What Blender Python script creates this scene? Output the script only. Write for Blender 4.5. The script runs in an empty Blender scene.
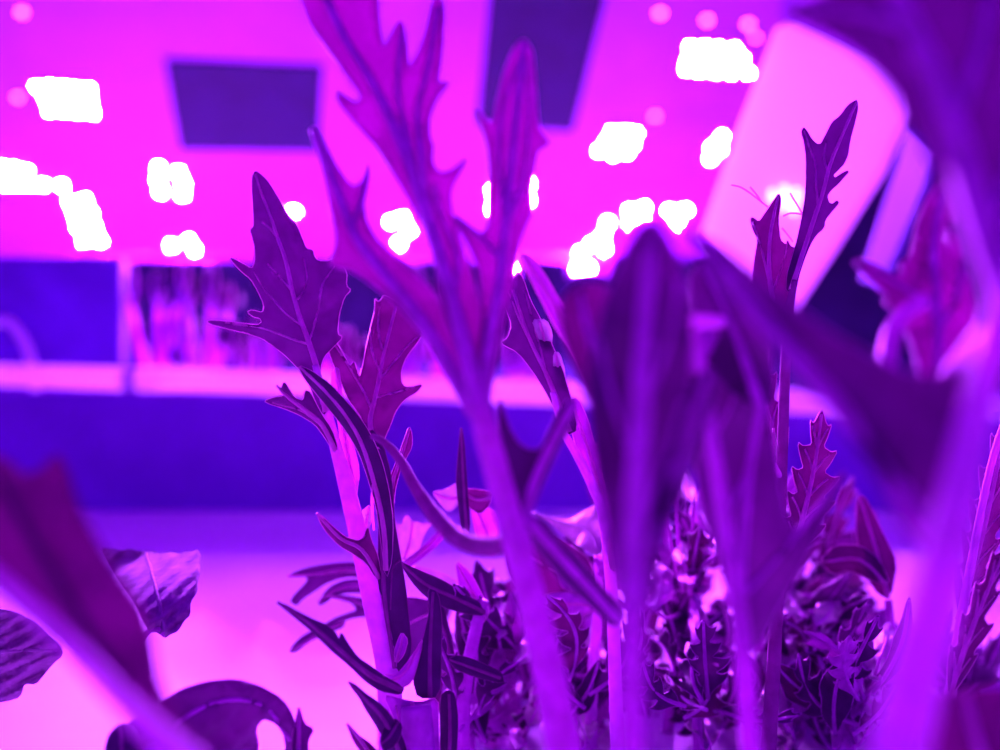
import bpy, bmesh, math, random
from mathutils import Vector, Matrix, noise
from mathutils.geometry import delaunay_2d_cdt
random.seed(7)
S = bpy.context.scene
C = S.collection
F = 1072.0           # focal length in pixels of the 1000 px wide frame
CZ = 0.09            # camera height over the tray deck

def at(px, py, d):
    return Vector(((px - 500.0) / F * d, d, CZ - (py - 375.0) / F * d))

# ------------------------------------------------------------------ materials
def mat(name):
    m = bpy.data.materials.new(name); m.use_nodes = True
    nt = m.node_tree; nt.nodes.clear()
    return m, nt, nt.nodes.new('ShaderNodeOutputMaterial')

def surf(name, col, rough=.5, var=.15, scale=30, spec=.5, bump=0):
    m, nt, out = mat(name)
    p = nt.nodes.new('ShaderNodeBsdfPrincipled')
    tc = nt.nodes.new('ShaderNodeTexCoord')
    n = nt.nodes.new('ShaderNodeTexNoise'); n.inputs['Scale'].default_value = scale; n.inputs['Detail'].default_value = 4
    r = nt.nodes.new('ShaderNodeValToRGB')
    r.color_ramp.elements[0].position = .3; r.color_ramp.elements[1].position = .7
    r.color_ramp.elements[0].color = (*[c * (1 - var) for c in col], 1)
    r.color_ramp.elements[1].color = (*[min(1, c * (1 + var)) for c in col], 1)
    nt.links.new(tc.outputs['Object'], n.inputs['Vector'])
    nt.links.new(n.outputs['Fac'], r.inputs['Fac'])
    nt.links.new(r.outputs['Color'], p.inputs['Base Color'])
    p.inputs['Roughness'].default_value = rough
    p.inputs['Specular IOR Level'].default_value = spec
    if bump:
        b = nt.nodes.new('ShaderNodeBump'); b.inputs['Strength'].default_value = bump; b.inputs['Distance'].default_value = .001
        nt.links.new(n.outputs['Fac'], b.inputs['Height']); nt.links.new(b.outputs['Normal'], p.inputs['Normal'])
    nt.links.new(p.outputs['BSDF'], out.inputs['Surface'])
    return m

def leafmat(name, col, tcol, tfac, rough=.45, var=.25, spec=.4):
    m, nt, out = mat(name)
    p = nt.nodes.new('ShaderNodeBsdfPrincipled')
    t = nt.nodes.new('ShaderNodeBsdfTranslucent'); t.inputs['Color'].default_value = (*tcol, 1)
    mx = nt.nodes.new('ShaderNodeMixShader'); mx.inputs['Fac'].default_value = tfac
    tc = nt.nodes.new('ShaderNodeTexCoord')
    n = nt.nodes.new('ShaderNodeTexNoise'); n.inputs['Scale'].default_value = 350; n.inputs['Detail'].default_value = 5
    r = nt.nodes.new('ShaderNodeValToRGB')
    r.color_ramp.elements[0].position = .3; r.color_ramp.elements[1].position = .7
    r.color_ramp.elements[0].color = (*[c * (1 - var) for c in col], 1)
    r.color_ramp.elements[1].color = (*[min(1, c * (1 + var)) for c in col], 1)
    b = nt.nodes.new('ShaderNodeBump'); b.inputs['Strength'].default_value = .35; b.inputs['Distance'].default_value = .0006
    nt.links.new(tc.outputs['Object'], n.inputs['Vector'])
    nt.links.new(n.outputs['Fac'], r.inputs['Fac'])
    nt.links.new(n.outputs['Fac'], b.inputs['Height'])
    nt.links.new(b.outputs['Normal'], p.inputs['Normal'])
    nt.links.new(r.outputs['Color'], p.inputs['Base Color'])
    p.inputs['Roughness'].default_value = rough
    p.inputs['Specular IOR Level'].default_value = spec
    nt.links.new(p.outputs['BSDF'], mx.inputs[1]); nt.links.new(t.outputs['BSDF'], mx.inputs[2])
    nt.links.new(mx.outputs['Shader'], out.inputs['Surface'])
    return m

def emis(name, col, st):
    m, nt, out = mat(name)
    e = nt.nodes.new('ShaderNodeEmission')
    e.inputs['Color'].default_value = (*col, 1); e.inputs['Strength'].default_value = st
    nt.links.new(e.outputs['Emission'], out.inputs['Surface'])
    return m

LC = (.48, .05, 1.0)                 # the colour of the grow lamps
M = {}
M['deck'] = surf('white_deck_plastic', (.82, .82, .82), .55, .04, 12)
M['shelf'] = surf('grey_shelf_board', (.10, .08, .09), .7, .15, 10)
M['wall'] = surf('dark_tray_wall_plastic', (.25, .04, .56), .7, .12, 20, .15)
M['rim'] = surf('white_rim_plastic', (.8, .78, .8), .35, .05, 15)
M['navy'] = surf('dark_rear_board', (.02, .014, .06), .8, .3, 8, .1)
M['hood'] = surf('lamp_reflector_enamel', (.23, .02, .40), .5, .08, 9, .3)
M['dark'] = surf('dark_vent_metal', (.005, .003, .035), .6, .2, 20, .1)
M['strip'] = surf('violet_frame_metal', (.05, .01, .28), .6, .1, 20)
M['box'] = surf('dark_box_plastic', (.17, .04, .46), .6, .2, 20, .1)
M['led'] = emis('strong_chip_glow', LC, 175000)
M['ledw'] = emis('lamp_chip_glow', LC, 23000)
M['dimw'] = emis('white_patch_glow', (.6, .2, 1.0), 9)
M['dim'] = emis('weak_chip_glow', (.9, .06, .7), 20)
M['diff'] = leafmat('white_diffuser_plastic', (.85, .83, .85), (.94, .92, .94), .65, .5, .03)
M['leaf'] = leafmat('red_mustard_leaf', (.13, .035, .15), (.25, .06, .25), .5)
M['leafred'] = leafmat('red_mustard_leaf_thin', (.15, .035, .13), (.29, .05, .24), .55)
M['litleaf'] = leafmat('backlit_leaf', (.26, .03, .20), (.46, .05, .38), .55)  # mustard leaf with the lamp backlight put into a brighter colour
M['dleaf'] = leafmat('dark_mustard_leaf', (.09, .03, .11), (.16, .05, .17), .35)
M['pale'] = leafmat('pale_lit_leaf', (.7, .68, .65), (.7, .6, .6), .4)
M['vein'] = leafmat('pale_leaf_vein', (.95, .40, .72), (1.0, .45, .8), .6)
M['stem'] = leafmat('pale_leaf_stalk', (.66, .13, .66), (.6, .14, .55), .35, .5, spec=.2)
M['bstem'] = leafmat('bright_leaf_stalk', (.80, .30, .85), (.8, .35, .7), .4, .5, spec=.2)
M['dstem'] = leafmat('dark_leaf_stalk', (.34, .09, .28), (.34, .1, .28), .3, .7, spec=.1)
M['bgleaf'] = leafmat('distant_pale_leaf', (.06, .045, .06), (.05, .035, .05), .3, .7)
M['crinkle'] = leafmat('crinkled_leaf', (.42, .32, .42), (.16, .1, .13), .3, .8, .25, .1)

# ------------------------------------------------------------------ object helpers
def link(name, bm, mats, parent=None, smooth=True):
    me = bpy.data.meshes.new(name)
    bmesh.ops.recalc_face_normals(bm, faces=bm.faces)
    if smooth:
        for f in bm.faces: f.smooth = True
    bm.to_mesh(me); bm.free()
    if not isinstance(mats, (list, tuple)): mats = [mats]
    for m in mats: me.materials.append(m)
    o = bpy.data.objects.new(name, me); C.objects.link(o)
    if parent:
        o.parent = parent
        o.matrix_parent_inverse = parent_world(parent).inverted()
    return o

def parent_world(o):
    m = o.matrix_basis.copy()
    while o.parent:
        m = o.parent.matrix_basis @ o.matrix_parent_inverse @ m if False else (parent_world(o.parent) @ o.matrix_parent_inverse @ o.matrix_basis)
        return m
    return m

def thing(name, label, cat, loc, group=None):
    o = bpy.data.objects.new(name, None); C.objects.link(o)
    o.location = loc; o.empty_display_size = .01
    o['label'] = label; o['category'] = cat
    if group: o['group'] = group
    return o

def tag(o, label, cat, group=None):
    o['label'] = label; o['category'] = cat
    if group: o['group'] = group
    return o

def structure(o, label, cat):
    o['kind'] = 'structure'; o['label'] = label; o['category'] = cat
    return o

def box(bm, a, b, bevel=0):
    r = bmesh.ops.create_cube(bm, size=1)
    for v in r['verts']:
        v.co = Vector(((a[i] + b[i]) / 2 + v.co[i] * (b[i] - a[i]) for i in range(3)))
    if bevel:
        es = list({e for v in r['verts'] for e in v.link_edges})
        bmesh.ops.bevel(bm, geom=es, offset=bevel, segments=3, affect='EDGES', profile=.5)

def slab(bm, pts, thick, n, bevel=0):
    """a plate whose front is the polygon pts (3D) and whose body reaches thick along n"""
    f = [bm.verts.new(p) for p in pts]; k = [bm.verts.new(p + n * thick) for p in pts]
    bm.faces.new(f); bm.faces.new(list(reversed(k)))
    N = len(pts)
    for i in range(N):
        bm.faces.new((f[i], k[i], k[(i + 1) % N], f[(i + 1) % N]))
    if bevel:
        es = [e for e in bm.edges]
        bmesh.ops.bevel(bm, geom=es, offset=bevel, segments=2, affect='EDGES', profile=.5)

def smooth_path(P, sub=4):
    """Catmull-Rom through tuples of any length"""
    if len(P) < 3: return [tuple(p) for p in P]
    out = []
    n = len(P)
    for i in range(n - 1):
        p0 = P[max(0, i - 1)]; p1 = P[i]; p2 = P[i + 1]; p3 = P[min(n - 1, i + 2)]
        for k in range(sub):
            t = k / sub
            out.append(tuple(.5 * (2 * b + (c - a) * t + (2 * a - 5 * b + 4 * c - d) * t * t + (-a + 3 * b - 3 * c + d) * t ** 3)
                             for a, b, c, d in zip(p0, p1, p2, p3)))
    out.append(tuple(P[-1]))
    return out

def tube(bm, pts, radii, sides=8, mi=0, flat=1.0):
    n = len(pts); rings = []
    up = Vector((0, 1, 0))
    for i in range(n):
        t = (pts[min(n - 1, i + 1)] - pts[max(0, i - 1)])
        if t.length < 1e-9: t = Vector((0, 0, 1))
        t.normalize()
        a = t.cross(up)
        if a.length < 1e-3: a = t.cross(Vector((1, 0, 0)))
        a.normalize(); b = t.cross(a)
        rings.append([bm.verts.new(pts[i] + (a * math.cos(2 * math.pi * k / sides) + b * flat * math.sin(2 * math.pi * k / sides)) * radii[i]) for k in range(sides)])
    for i in range(n - 1):
        for k in range(sides):
            f = bm.faces.new((rings[i][k], rings[i][(k + 1) % sides], rings[i + 1][(k + 1) % sides], rings[i + 1][k]))
            f.material_index = mi
    for r in (rings[0], rings[-1]):
        f = bm.faces.new(r); f.material_index = mi

def inside(p, poly):
    x, y = p; c = False; n = len(poly); j = n - 1
    for i in range(n):
        xi, yi = poly[i]; xj, yj = poly[j]
        if (yi > y) != (yj > y) and x < (xj - xi) * (y - yi) / (yj - yi) + xi: c = not c
        j = i
    return c

def chaikin(P):
    out = []; n = len(P)
    for i in range(n):
        a = P[i]; b = P[(i + 1) % n]
        out.append((a[0] * .8 + b[0] * .2, a[1] * .8 + b[1] * .2))
        out.append((a[0] * .2 + b[0] * .8, a[1] * .2 + b[1] * .8))
    return out

def resample(P, step):
    out = []; n = len(P)
    for i in range(n):
        a = P[i]; b = P[(i + 1) % n]
        L = math.hypot(b[0] - a[0], b[1] - a[1]); k = max(1, int(L / step))
        for j in range(k): out.append((a[0] + (b[0] - a[0]) * j / k, a[1] + (b[1] - a[1]) * j / k))
    return out

def closest(rib, p):
    best = None; acc = 0
    lens = [math.hypot(rib[i + 1][0] - rib[i][0], rib[i + 1][1] - rib[i][1]) for i in range(len(rib) - 1)]
    tot = sum(lens) or 1
    for i in range(len(rib) - 1):
        ax, ay = rib[i]; bx, by = rib[i + 1]; L = lens[i] or 1e-6
        t = max(0, min(1, ((p[0] - ax) * (bx - ax) + (p[1] - ay) * (by - ay)) / (L * L)))
        qx = ax + (bx - ax) * t; qy = ay + (by - ay) * t
        d = math.hypot(p[0] - qx, p[1] - qy)
        if best is None or d < best[0]:
            s = (bx - ax) * (p[1] - ay) - (by - ay) * (p[0] - ax)
            best = (d, (acc + t * L) / tot, 1 if s > 0 else -1)
        acc += lens[i]
    return best

def leaf(parent, outline, rib, d0, d1, fold=.35, skew=0.0, wave=.0, wfreq=.05, step=7, thick=.0003, m='leaf',
         lit_edge=.7, ribr=(2.2, .8), veins=(), veinr=.9, ribm='vein', name='leaf', rib_on=True, bow=0.0, label=None, ripple=None):
    """A leaf blade spread between its traced edge and its midrib: d0, d1 are the distances of base and tip,
    fold lifts both halves away from the midrib, skew turns the blade about it, bow arches it along its length."""
    seed = random.random() * 50
    rib = [(p[0], p[1]) for p in smooth_path(rib, 4)]
    poly = resample(chaikin(outline), step)
    def depth(p):
        d, t, s = closest(rib, p)
        base = d0 + (d1 - d0) * t - bow * math.sin(math.pi * t)
        w = d / F * base
        v = base + fold * w + skew * s * w
        if wave:
            k = min(1, d / 12)
            v += wave * k * noise.noise((p[0] * wfreq, p[1] * wfreq, seed)) 
        if ripple:
            amp, fr, dx, dy = ripple
            ph = (p[0] * dx + p[1] * dy) * fr + 2.2 * noise.noise((p[0] * .02, p[1] * .02, seed))
            v += amp * (math.sin(ph) + .5 * math.sin(ph * 2.3 + p[1] * fr * .7)) 
        return v
    xs = [p[0] for p in poly]; ys = [p[1] for p in poly]
    pts = list(poly)
    y = min(ys) + step * .5; r = 0
    while y < max(ys):
        x = min(xs) + (step * .5 if r % 2 else 0)
        while x < max(xs):
            if inside((x, y), poly):
                dm = min((x - q[0]) ** 2 + (y - q[1]) ** 2 for q in poly)
                if dm > (step * .55) ** 2: pts.append((x, y))
            x += step
        y += step * .87; r += 1
    n = len(poly)
    vs, es, fs, *_ = delaunay_2d_cdt([Vector(p) for p in pts], [(i, (i + 1) % n) for i in range(n)], [], 1, 1e-4)
    bm = bmesh.new()
    fv = []; bv = []
    for v in vs:
        p = (v.x, v.y); d = depth(p)
        fv.append(bm.verts.new(at(p[0], p[1], d - thick / 2)))
        bv.append(bm.verts.new(at(p[0], p[1], d + thick / 2)))
    ecount = {}
    for f in fs:
        if len(set(f)) < 3: continue
        try:
            bm.faces.new([fv[i] for i in f]); bm.faces.new([bv[i] for i in reversed(f)])
        except ValueError: continue
        for i in range(len(f)):
            a, b = f[i], f[(i + 1) % len(f)]
            ecount.setdefault((min(a, b), max(a, b)), []).append((a, b))
    for k, L in ecount.items():
        if len(L) == 1:
            a, b = L[0]
            try: bm.faces.new((fv[b], fv[a], bv[a], bv[b]))
            except ValueError: pass
    for v in [v for v in bm.verts if not v.link_faces]: bm.verts.remove(v)
    if lit_edge:  # paler tube along the edge paints in the backlit rim line
        ring = [at(p[0], p[1], depth(p)) for p in poly]; ring.append(ring[0])
        tube(bm, ring, [lit_edge / F * d0] * len(ring), 5, 1)
    for ve in veins:
        q = smooth_path(ve, 4); m_ = len(q)
        tube(bm, [at(p[0], p[1], depth(p)) for p in q], [max(.3, veinr * (1 - .6 * i / m_)) / F * d0 + thick / 2 for i in range(m_)], 6, 1)
    o = link(name, bm, [M[m], M[ribm]], parent)
    if label: o['label'] = label
    if rib_on:
        bm = bmesh.new()
        rr = [p for p in rib]; k = len(rr)
        tube(bm, [at(p[0], p[1], depth(p) ) for p in rr],
             [(ribr[0] + (ribr[1] - ribr[0]) * i / (k - 1)) / F * d0 + thick / 2 for i in range(k)], 8, 0)
        link('midrib', bm, M[ribm], o)
    return o

def stalk(parent, P, m='stem', name='stem', sides=12):
    """P: (px, py, distance, radius in px at that distance)"""
    q = smooth_path(P, 6)
    bm = bmesh.new()
    tube(bm, [at(a[0], a[1], a[2]) for a in q], [a[3] / F * a[2] for a in q], sides, 0)
    return link(name, bm, M[m], parent)

def lobed(base, tip, width, n=4, bend=0.0, depthf=.6, sharp=.75, stalkf=.15, asym=0.0):
    """outline, rib and veins of a deeply toothed leaf between two pixels"""
    bx, by = base; tx, ty = tip
    L = math.hypot(tx - bx, ty - by); ux, uy = (tx - bx) / L, (ty - by) / L; nx, ny = -uy, ux
    def P(t, s):
        b = bend * L * math.sin(math.pi * t)
        return (bx + ux * L * t + nx * (s + b), by + uy * L * t + ny * (s + b))
    def prof(t): return width * (math.sin(math.pi * min(1, max(0, t)) ** .8) ** .8 + .02)
    sides = []
    for sg in (1, -1):
        pts = [(stalkf * .3, width * .06)]
        for k in range(n):
            t0 = stalkf + (1 - stalkf) * (k / (n + .6)); dt = (1 - stalkf) / (n + .6)
            w = prof(t0 + dt * .6) * (1 + random.uniform(-.2, .2)) * (1 + asym * sg)
            pts += [(t0 + dt * .15, w * (1 - depthf)), (t0 + dt * .55, w * .75), (t0 + dt * (1.0 + .15 * sharp), w),
                    (t0 + dt * 1.0, w * .7)]
        te = stalkf + (1 - stalkf) * (n / (n + .6))
        pts += [(te + (1 - te) * .25, prof(te) * .55), (te + (1 - te) * .7, prof(te) * .3)]
        sides.append([P(t, s * sg) for t, s in pts])
    out = sides[0] + [P(1, 0)] + list(reversed(sides[1]))
    rib = [P(t, 0) for t in (0, .25, .5, .75, .97)]
    veins = []
    for k in range(n):
        t0 = stalkf + (1 - stalkf) * (k / (n + .6)); dt = (1 - stalkf) / (n + .6)
        for sg in (1, -1):
            w = prof(t0 + dt * .6) * .7
            veins.append([P(t0, 0), P(t0 + dt * .5, w * .4 * sg), P(t0 + dt * .9, w * .85 * sg)])
    return out, rib, veins

def oval(base, tip, width, bend=0.0, jag=.08):
    bx, by = base; tx, ty = tip
    L = math.hypot(tx - bx, ty - by); ux, uy = (tx - bx) / L, (ty - by) / L; nx, ny = -uy, ux
    def P(t, s):
        b = bend * L * math.sin(math.pi * t)
        return (bx + ux * L * t + nx * (s + b), by + uy * L * t + ny * (s + b))
    a = [P(t, width * math.sin(math.pi * t ** .8) * (1 + random.uniform(-jag, jag)) + width * .05) for t in (.0, .15, .3, .45, .6, .75, .9)]
    c = [P(t, -width * math.sin(math.pi * t ** .8) * (1 + random.uniform(-jag, jag)) - width * .05) for t in (.9, .75, .6, .45, .3, .15, .0)]
    rib = [P(t, 0) for t in (0, .3, .6, .95)]
    veins = [[P(t, 0), P(t + .12, width * .5 * sg)] for t in (.25, .45, .65) for sg in (1, -1)]
    return a + [P(1, 0)] + c, rib, veins

exec_parts = []
# ------------------------------------------------------------------ the setting
bm = bmesh.new(); box(bm, (-.75, -.25, -.02), (.75, .725, 0)); 
structure(link('floor', bm, M['deck'], smooth=False), 'glowing white deck of the growing tray under the plants', 'floor')
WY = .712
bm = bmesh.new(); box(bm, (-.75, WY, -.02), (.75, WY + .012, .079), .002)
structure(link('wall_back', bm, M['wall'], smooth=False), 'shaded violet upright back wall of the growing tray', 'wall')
bm = bmesh.new(); box(bm, (-3.2, 2.60, -.1), (3.2, 2.63, 1.6))
structure(link('wall_rear', bm, M['navy'], smooth=False), 'dark board closing the shelf far behind the lamps', 'wall')
bm = bmesh.new(); box(bm, (-3.2, .725, -.06), (3.2, 2.60, -.02))  # unseen board, its tone set to bounce lamp light onto the hood
structure(link('floor_rear', bm, M['shelf'], smooth=False), 'unseen grey shelf board behind the growing tray, bouncing light up to the lamp panel', 'floor')

# rim of the tray: two lengths of white pipe with a coupling between
rim = thing('tray_rim', 'pale pink glowing rail along the top of the tray back wall', 'rail', at(133, 378, .72))
def rimpt(x): return (x, 375 + 18 * x / 550.0, .722 - .012 * x / 550)
def rail(x0, x1, r, nm, m):
    q = [rimpt(x0 + (x1 - x0) * i / 10) for i in range(11)]
    bm = bmesh.new(); tube(bm, [at(*p) for p in q], [r] * 11, 20); link(nm, bm, M[m], rim)
rail(-700, 128, .0078, 'rail_length', 'diff'); rail(138, 1700, .0083, 'rail_length', 'diff')
rail(126, 140, .0076, 'coupling', 'rim')

# ------------------------------------------------------------------ lamp hood
TILT = math.tan(math.radians(25)); HD, HZ = 2.2, 2.2 * 120 / F
Nh = Vector((0, -TILT, -1)).normalized()      # the side that shines
def hood(px, py, lift=0.0):
    """where the sight line of a pixel meets the lamp panel"""
    k = (375.0 - py) / F
    d = (HZ + HD * TILT) / (k + TILT)
    return at(px, py, d) + Nh * lift
hd = thing('grow_light_hood', 'magenta glowing lamp panel slanting over the back of the tray', 'lamp', (0, HD, CZ + HZ))
def hp(x, Y): return Vector((x, Y, CZ + HZ + (HD - Y) * TILT))
bm = bmesh.new()
slab(bm, [hp(-1.9, HD), hp(-1.9, .98), hp(.60, .98), hp(.60, HD)], .012, -Nh)
link('reflector_panel', bm, M['hood'], hd, False)
# lower lip of the panel
bm = bmesh.new(); tube(bm, [hp(-1.9, HD + .004), hp(.60, HD + .004)], [.007, .007], 12); link('edge_strip', bm, M['hood'], hd)
for corners in (((165, 58), (323, 65), (319, 151), (180, 149)), ((492, -30), (612, -30), (573, 131), (477, 122))):
    bm = bmesh.new()
    slab(bm, [hood(x, y, .004) for x, y in corners], .004, -Nh, .0012)
    o = link('vent_plate', bm, M['dark'], hd, False); o['label'] = 'dark four-sided plate on the glowing panel'
def dome(bm, c, n, r):
    a = n.orthogonal().normalized(); b = n.cross(a)
    rings = []
    for i, (rr, h) in enumerate(((1.0, -.1), (1.0, .0), (.97, .015), (.9, .02))):
        rings.append([bm.verts.new(c + (a * math.cos(k * math.pi / 6) + b * math.sin(k * math.pi / 6)) * r * rr + n * r * h) for k in range(12)])
    for i in range(3):
        for k in range(12): bm.faces.new((rings[i][k], rings[i][(k + 1) % 12], rings[i + 1][(k + 1) % 12], rings[i + 1][k]))
    bm.faces.new(rings[3]); bm.faces.new(list(reversed(rings[0])))
CL = [
 [(37,86),(50,85),(63,86),(76,87),(89,88),(46,98),(60,98),(74,99),(90,100),(50,110),(64,110),(78,111),(93,112)],
 [(2,166),(14,167),(27,170),(4,183),(17,184),(29,184),(43,184),(62,185)],
 [(70,201),(85,199),(75,213),(91,212),(78,226),(95,226),(84,240),(101,240)],
 [(158,167),(158,179),(161,191),(179,172),(184,183),(183,194)],
 [(172,245),(189,240),(195,249)],
 [(294,211)],
 [(391,221),(403,217),(409,230),(399,243),(394,257)],
 [(493,190),(493,208),(528,183),(528,199)],
 [(511,269)],
 [(690,46),(705,46),(719,47),(734,48),(742,58),(688,60),(703,60),(718,62),(732,62),(686,68),(700,70),(716,71),(731,72),(748,72)],
 [(612,131),(626,130),(636,132),(606,141),(620,143),(633,143),(599,150),(613,154),(627,152)],
 [(722,136),(712,146),(710,158),(720,148)],
 [(630,210),(644,207),(630,222),(642,218)],
 [(669,210),(686,209),(677,223)],
 [(608,222),(603,235),(592,243),(604,248),(581,252),(596,258),(577,268),(589,268)],
]
nled = 0
for cl in CL:
    c = sum((hood(x, y, 0) for x, y in cl), Vector()) / len(cl)
    x0 = min(q[0] for q in cl) - 9; x1 = max(q[0] for q in cl) + 9; y0 = min(q[1] for q in cl) - 8; y1 = max(q[1] for q in cl) + 8
    bm = bmesh.new(); slab(bm, [hood(x, y, .002) for x, y in ((x0, y0), (x1, y0), (x1, y1), (x0, y1))], .003, -Nh)
    k = link('light_cluster', bm, M['hood'], hd, False)
    for x, y in cl:
        b2 = bmesh.new(); dome(b2, hood(x, y, .0021), Nh, .0034); link('glow_disc', b2, M['ledw' if y0 < 145 else 'led'], k); nled += 1
for x, y in ((660, 13), (707, 20), (748, 24), (755, 38), (655, 116), (18, 97), (22, 12)):
    b2 = bmesh.new(); dome(b2, hood(x, y, .001), Nh, .0056); o = link('indicator_chip', b2, M['dim'], hd)

# slanting white reflector on the right
rf = thing('side_reflector', 'bright pale pink slanted board at the right of the lamp panel', 'reflector', at(820, 250, .6))
fr = [at(775, 28, .60), at(800, 18, .585), at(880, 55, .53), at(905, 82, .51), at(906, 112, .512), at(880, 175, .545), at(842, 250, .60), at(806, 317, .66), at(752, 292, .70), at(700, 236, .735), at(735, 130, .66)]
n = (fr[4] - fr[0]).cross(fr[9] - fr[0]).normalized()
if n.y > 0: n = -n
c0 = fr[0]
fr = [p - n * (p - c0).dot(n) for p in fr]
bm = bmesh.new(); slab(bm, fr, .006, -n, .0015); link('board', bm, M['diff'], rf, False)
so = [at(908, 128, .60), at(940, 150, .58), at(905, 230, .63), at(872, 292, .67), at(848, 284, .69), at(885, 200, .64)]
n2 = (so[1] - so[0]).cross(so[5] - so[0]).normalized()
if n2.y > 0: n2 = -n2
so = [q - n2 * (q - so[0]).dot(n2) for q in so]
bm = bmesh.new(); slab(bm, so, .008, -n2, .001)
fs = link('frame_strip', bm, M['strip'], rf, False); fs['label'] = 'violet strip along the far side of the pink board'
def plane_at(px, py):
    a = at(px, py, 1.0) - at(500, 375, 0.0); o = Vector((0, 0, CZ))
    return o + a * ((c0 - o).dot(n) / a.dot(n))
for x, y in ((773, 196), (785, 192), (797, 195), (782, 204), (794, 208)):  # added glowing discs stand in for an overexposed white patch
    b2 = bmesh.new(); dome(b2, plane_at(x, y) + n * .0004, n, .0042)
    lc = link('glow_disc', b2, M['dimw'], rf); lc['label'] = 'added glowing disc for the white patch on the pink board'

# ------------------------------------------------------------------ what stands behind the rail
bm = bmesh.new()
box(bm, (-.62, .90, -.02), (-.318, .918, .19), .004)
tag(link('upright_board', bm, M['box'], smooth=False), 'dark blue upright board standing behind the rail below the lamp clusters', 'board')
hose = [(-26, 508, .86, 9), (-26, 420, .86, 9), (-20, 350, .86, 10), (-8, 326, .86, 9), (8, 322, .86, 9), (22, 338, .86, 9), (31, 362, .86, 9), (36, 395, .86, 9), (38, 440, .86, 9), (38, 505, .86, 9)]
bm = bmesh.new(); q = smooth_path(hose, 6)
tube(bm, [at(a[0], a[1], a[2]) for a in q], [a[3] * .55 / F * a[2] for a in q], 12)
tag(link('hose', bm, M['rim']), 'pale bent hose arching over the rail in front of the dark upright board', 'hose')
def bgplant(px, py, d, lab, blobs):
    t = thing('leafy_plant', lab, 'plant', at(px, 470, d), 'out of focus plants behind the rail')
    for (x, y, w, h, m) in blobs:
        for a in (-.6, .5):
            o_, r_, v_ = oval((x, y + h), (x + a * w * .3, y - h), w * .9, a * .2)
            leaf(t, o_, r_, d, d + .02, .4, .2, .004, .05, 12, .0006, m, 0, (2, 1), (), .9)
        stalk(t, [(px, 470, d, 4), ((px + x) / 2, (430 + y) / 2 + 15, d, 4), (x, y + h, d, 3)], 'stem', 'petiole', 8)
rb = random.Random(5)
BG = [(160, 1.04, 'blurred leafy plant behind the rail right beside the dark upright board', 315),
      (205, 1.0, 'blurred leafy plant behind the rail, second one from the dark upright board', 320),
      (262, .95, 'blurred leafy plant behind the rail left of the tall tooth-edged leaf', 325),
      (330, 1.0, 'blurred leafy plant behind the rail at the back of the tall tooth-edged leaf', 320),
      (395, .96, 'blurred leafy plant behind the rail seen left of the forking stalk', 322),
      (455, 1.02, 'blurred leafy plant behind the rail at the back of the forking stalk', 325),
      (530, .97, 'blurred leafy plant behind the rail right of the forking stalk', 325)]
for px, d, lab, cy in BG:
    bl = []
    for i in range(6):
        bl.append((px + rb.uniform(-30, 30), cy + rb.uniform(-48, 38), rb.uniform(9, 17), rb.uniform(12, 20), ('bgleaf', 'dleaf', 'bgleaf')[i % 3]))
    bgplant(px, cy, d, lab, bl)

# ------------------------------------------------------------------ plants
def plant(lab, px, d, name='mustard_plant', grp=None):
    p = at(px, 375, d); p.z = 0
    return thing(name, lab, 'plant', p, grp)

# --- A: the sharp plant left of the middle
A = plant('sharp tall purple mustard plant with broad tooth-edged top leaf left of the centre stalk', 392, .20)
stalk(A, [(396, 857, .20, 13), (392, 760, .20, 13), (388, 672, .20, 12), (374, 600, .20, 12), (357, 530, .201, 9.5), (345, 480, .202, 8), (334, 440, .202, 6), (324, 400, .201, 4.5), (315, 365, .20, 3)], 'bstem')
leaf(A, [(255,170.5),(262,175),(270,184),(279,199),(289,216),(296,222),(301,235),(306,249),(313,250),(314,256),(318,261),(327,261),(337,258),(347,272),(346,286),(351,290),(344,297),(339,314),(337,334),(343,337),(333,347),(324,356),(320,368),(323,385),(328,408),(324,416),(316,402),(309,384),(304,374),(296,366),(284,354),(272,345),(262,338),(246,333),(225,328),(209,324),(207,321),(213,320),(240,323),(258,325),(262,322),(260,318),(254,317),(247,312),(252,310),(263,313),(264,304),(258,291),(251,279),(241,271),(232,261),(230,257),(240,262),(252,269),(255,262),(255,248),(252,236),(250,230),(254,226),(253,205),(252,190),(252,178)],
     [(326,412),(318,372),(308,340),(300,318),(292,290),(286,262),(277,236),(270,215),(262,195),(255.5,174)], .200, .212, .45, .1, .003, .04, 5, lit_edge=.8, ribr=(2.6, .3),
     veins=[[(301,325),(288,315),(276,302),(264,288),(254,272)], [(293,292),(281,278),(268,264)], [(297,300),(304,290),(307,278),(304,258)], [(310,345),(290,338),(262,328),(225,323)], [(278,238),(270,228),(262,222)], [(309,342),(318,310),(322,285),(335,266)]])
leaf(A, [(276,384),(281,389),(284,381),(289,389),(295,398),(303,401),(305,390),(310,392),(320,412),(332,430),(338,450),(334,452),(324,436),(315,424),(298,414),(283,408),(270,404),(264,401),(275,397),(284,396),(280,391)],
     [(335,450),(322,425),(305,410),(290,399),(277,386)], .201, .190, .3, -.2, .002, .05, 5, lit_edge=.7, ribr=(2, .6), veins=[[(318,422),(300,410),(272,402)]])
leaf(A, [(298,365),(312,371),(330,384),(345,400),(358,415),(368,430),(376,446),(383,465),(389,490),(393,520),(392,560),(386,580),(381,540),(376,505),(367,475),(360,455),(352,440),(342,425),(330,410),(315,392),(304,378)],
     [(386,570),(384,530),(376,490),(360,440),(335,402),(300,367)], .198, .190, .5, -.35, .001, .05, 5, lit_edge=.8, m='dleaf', ribr=(2.2, .6), veins=[[(374,480),(372,500),(374,530)]])
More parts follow.
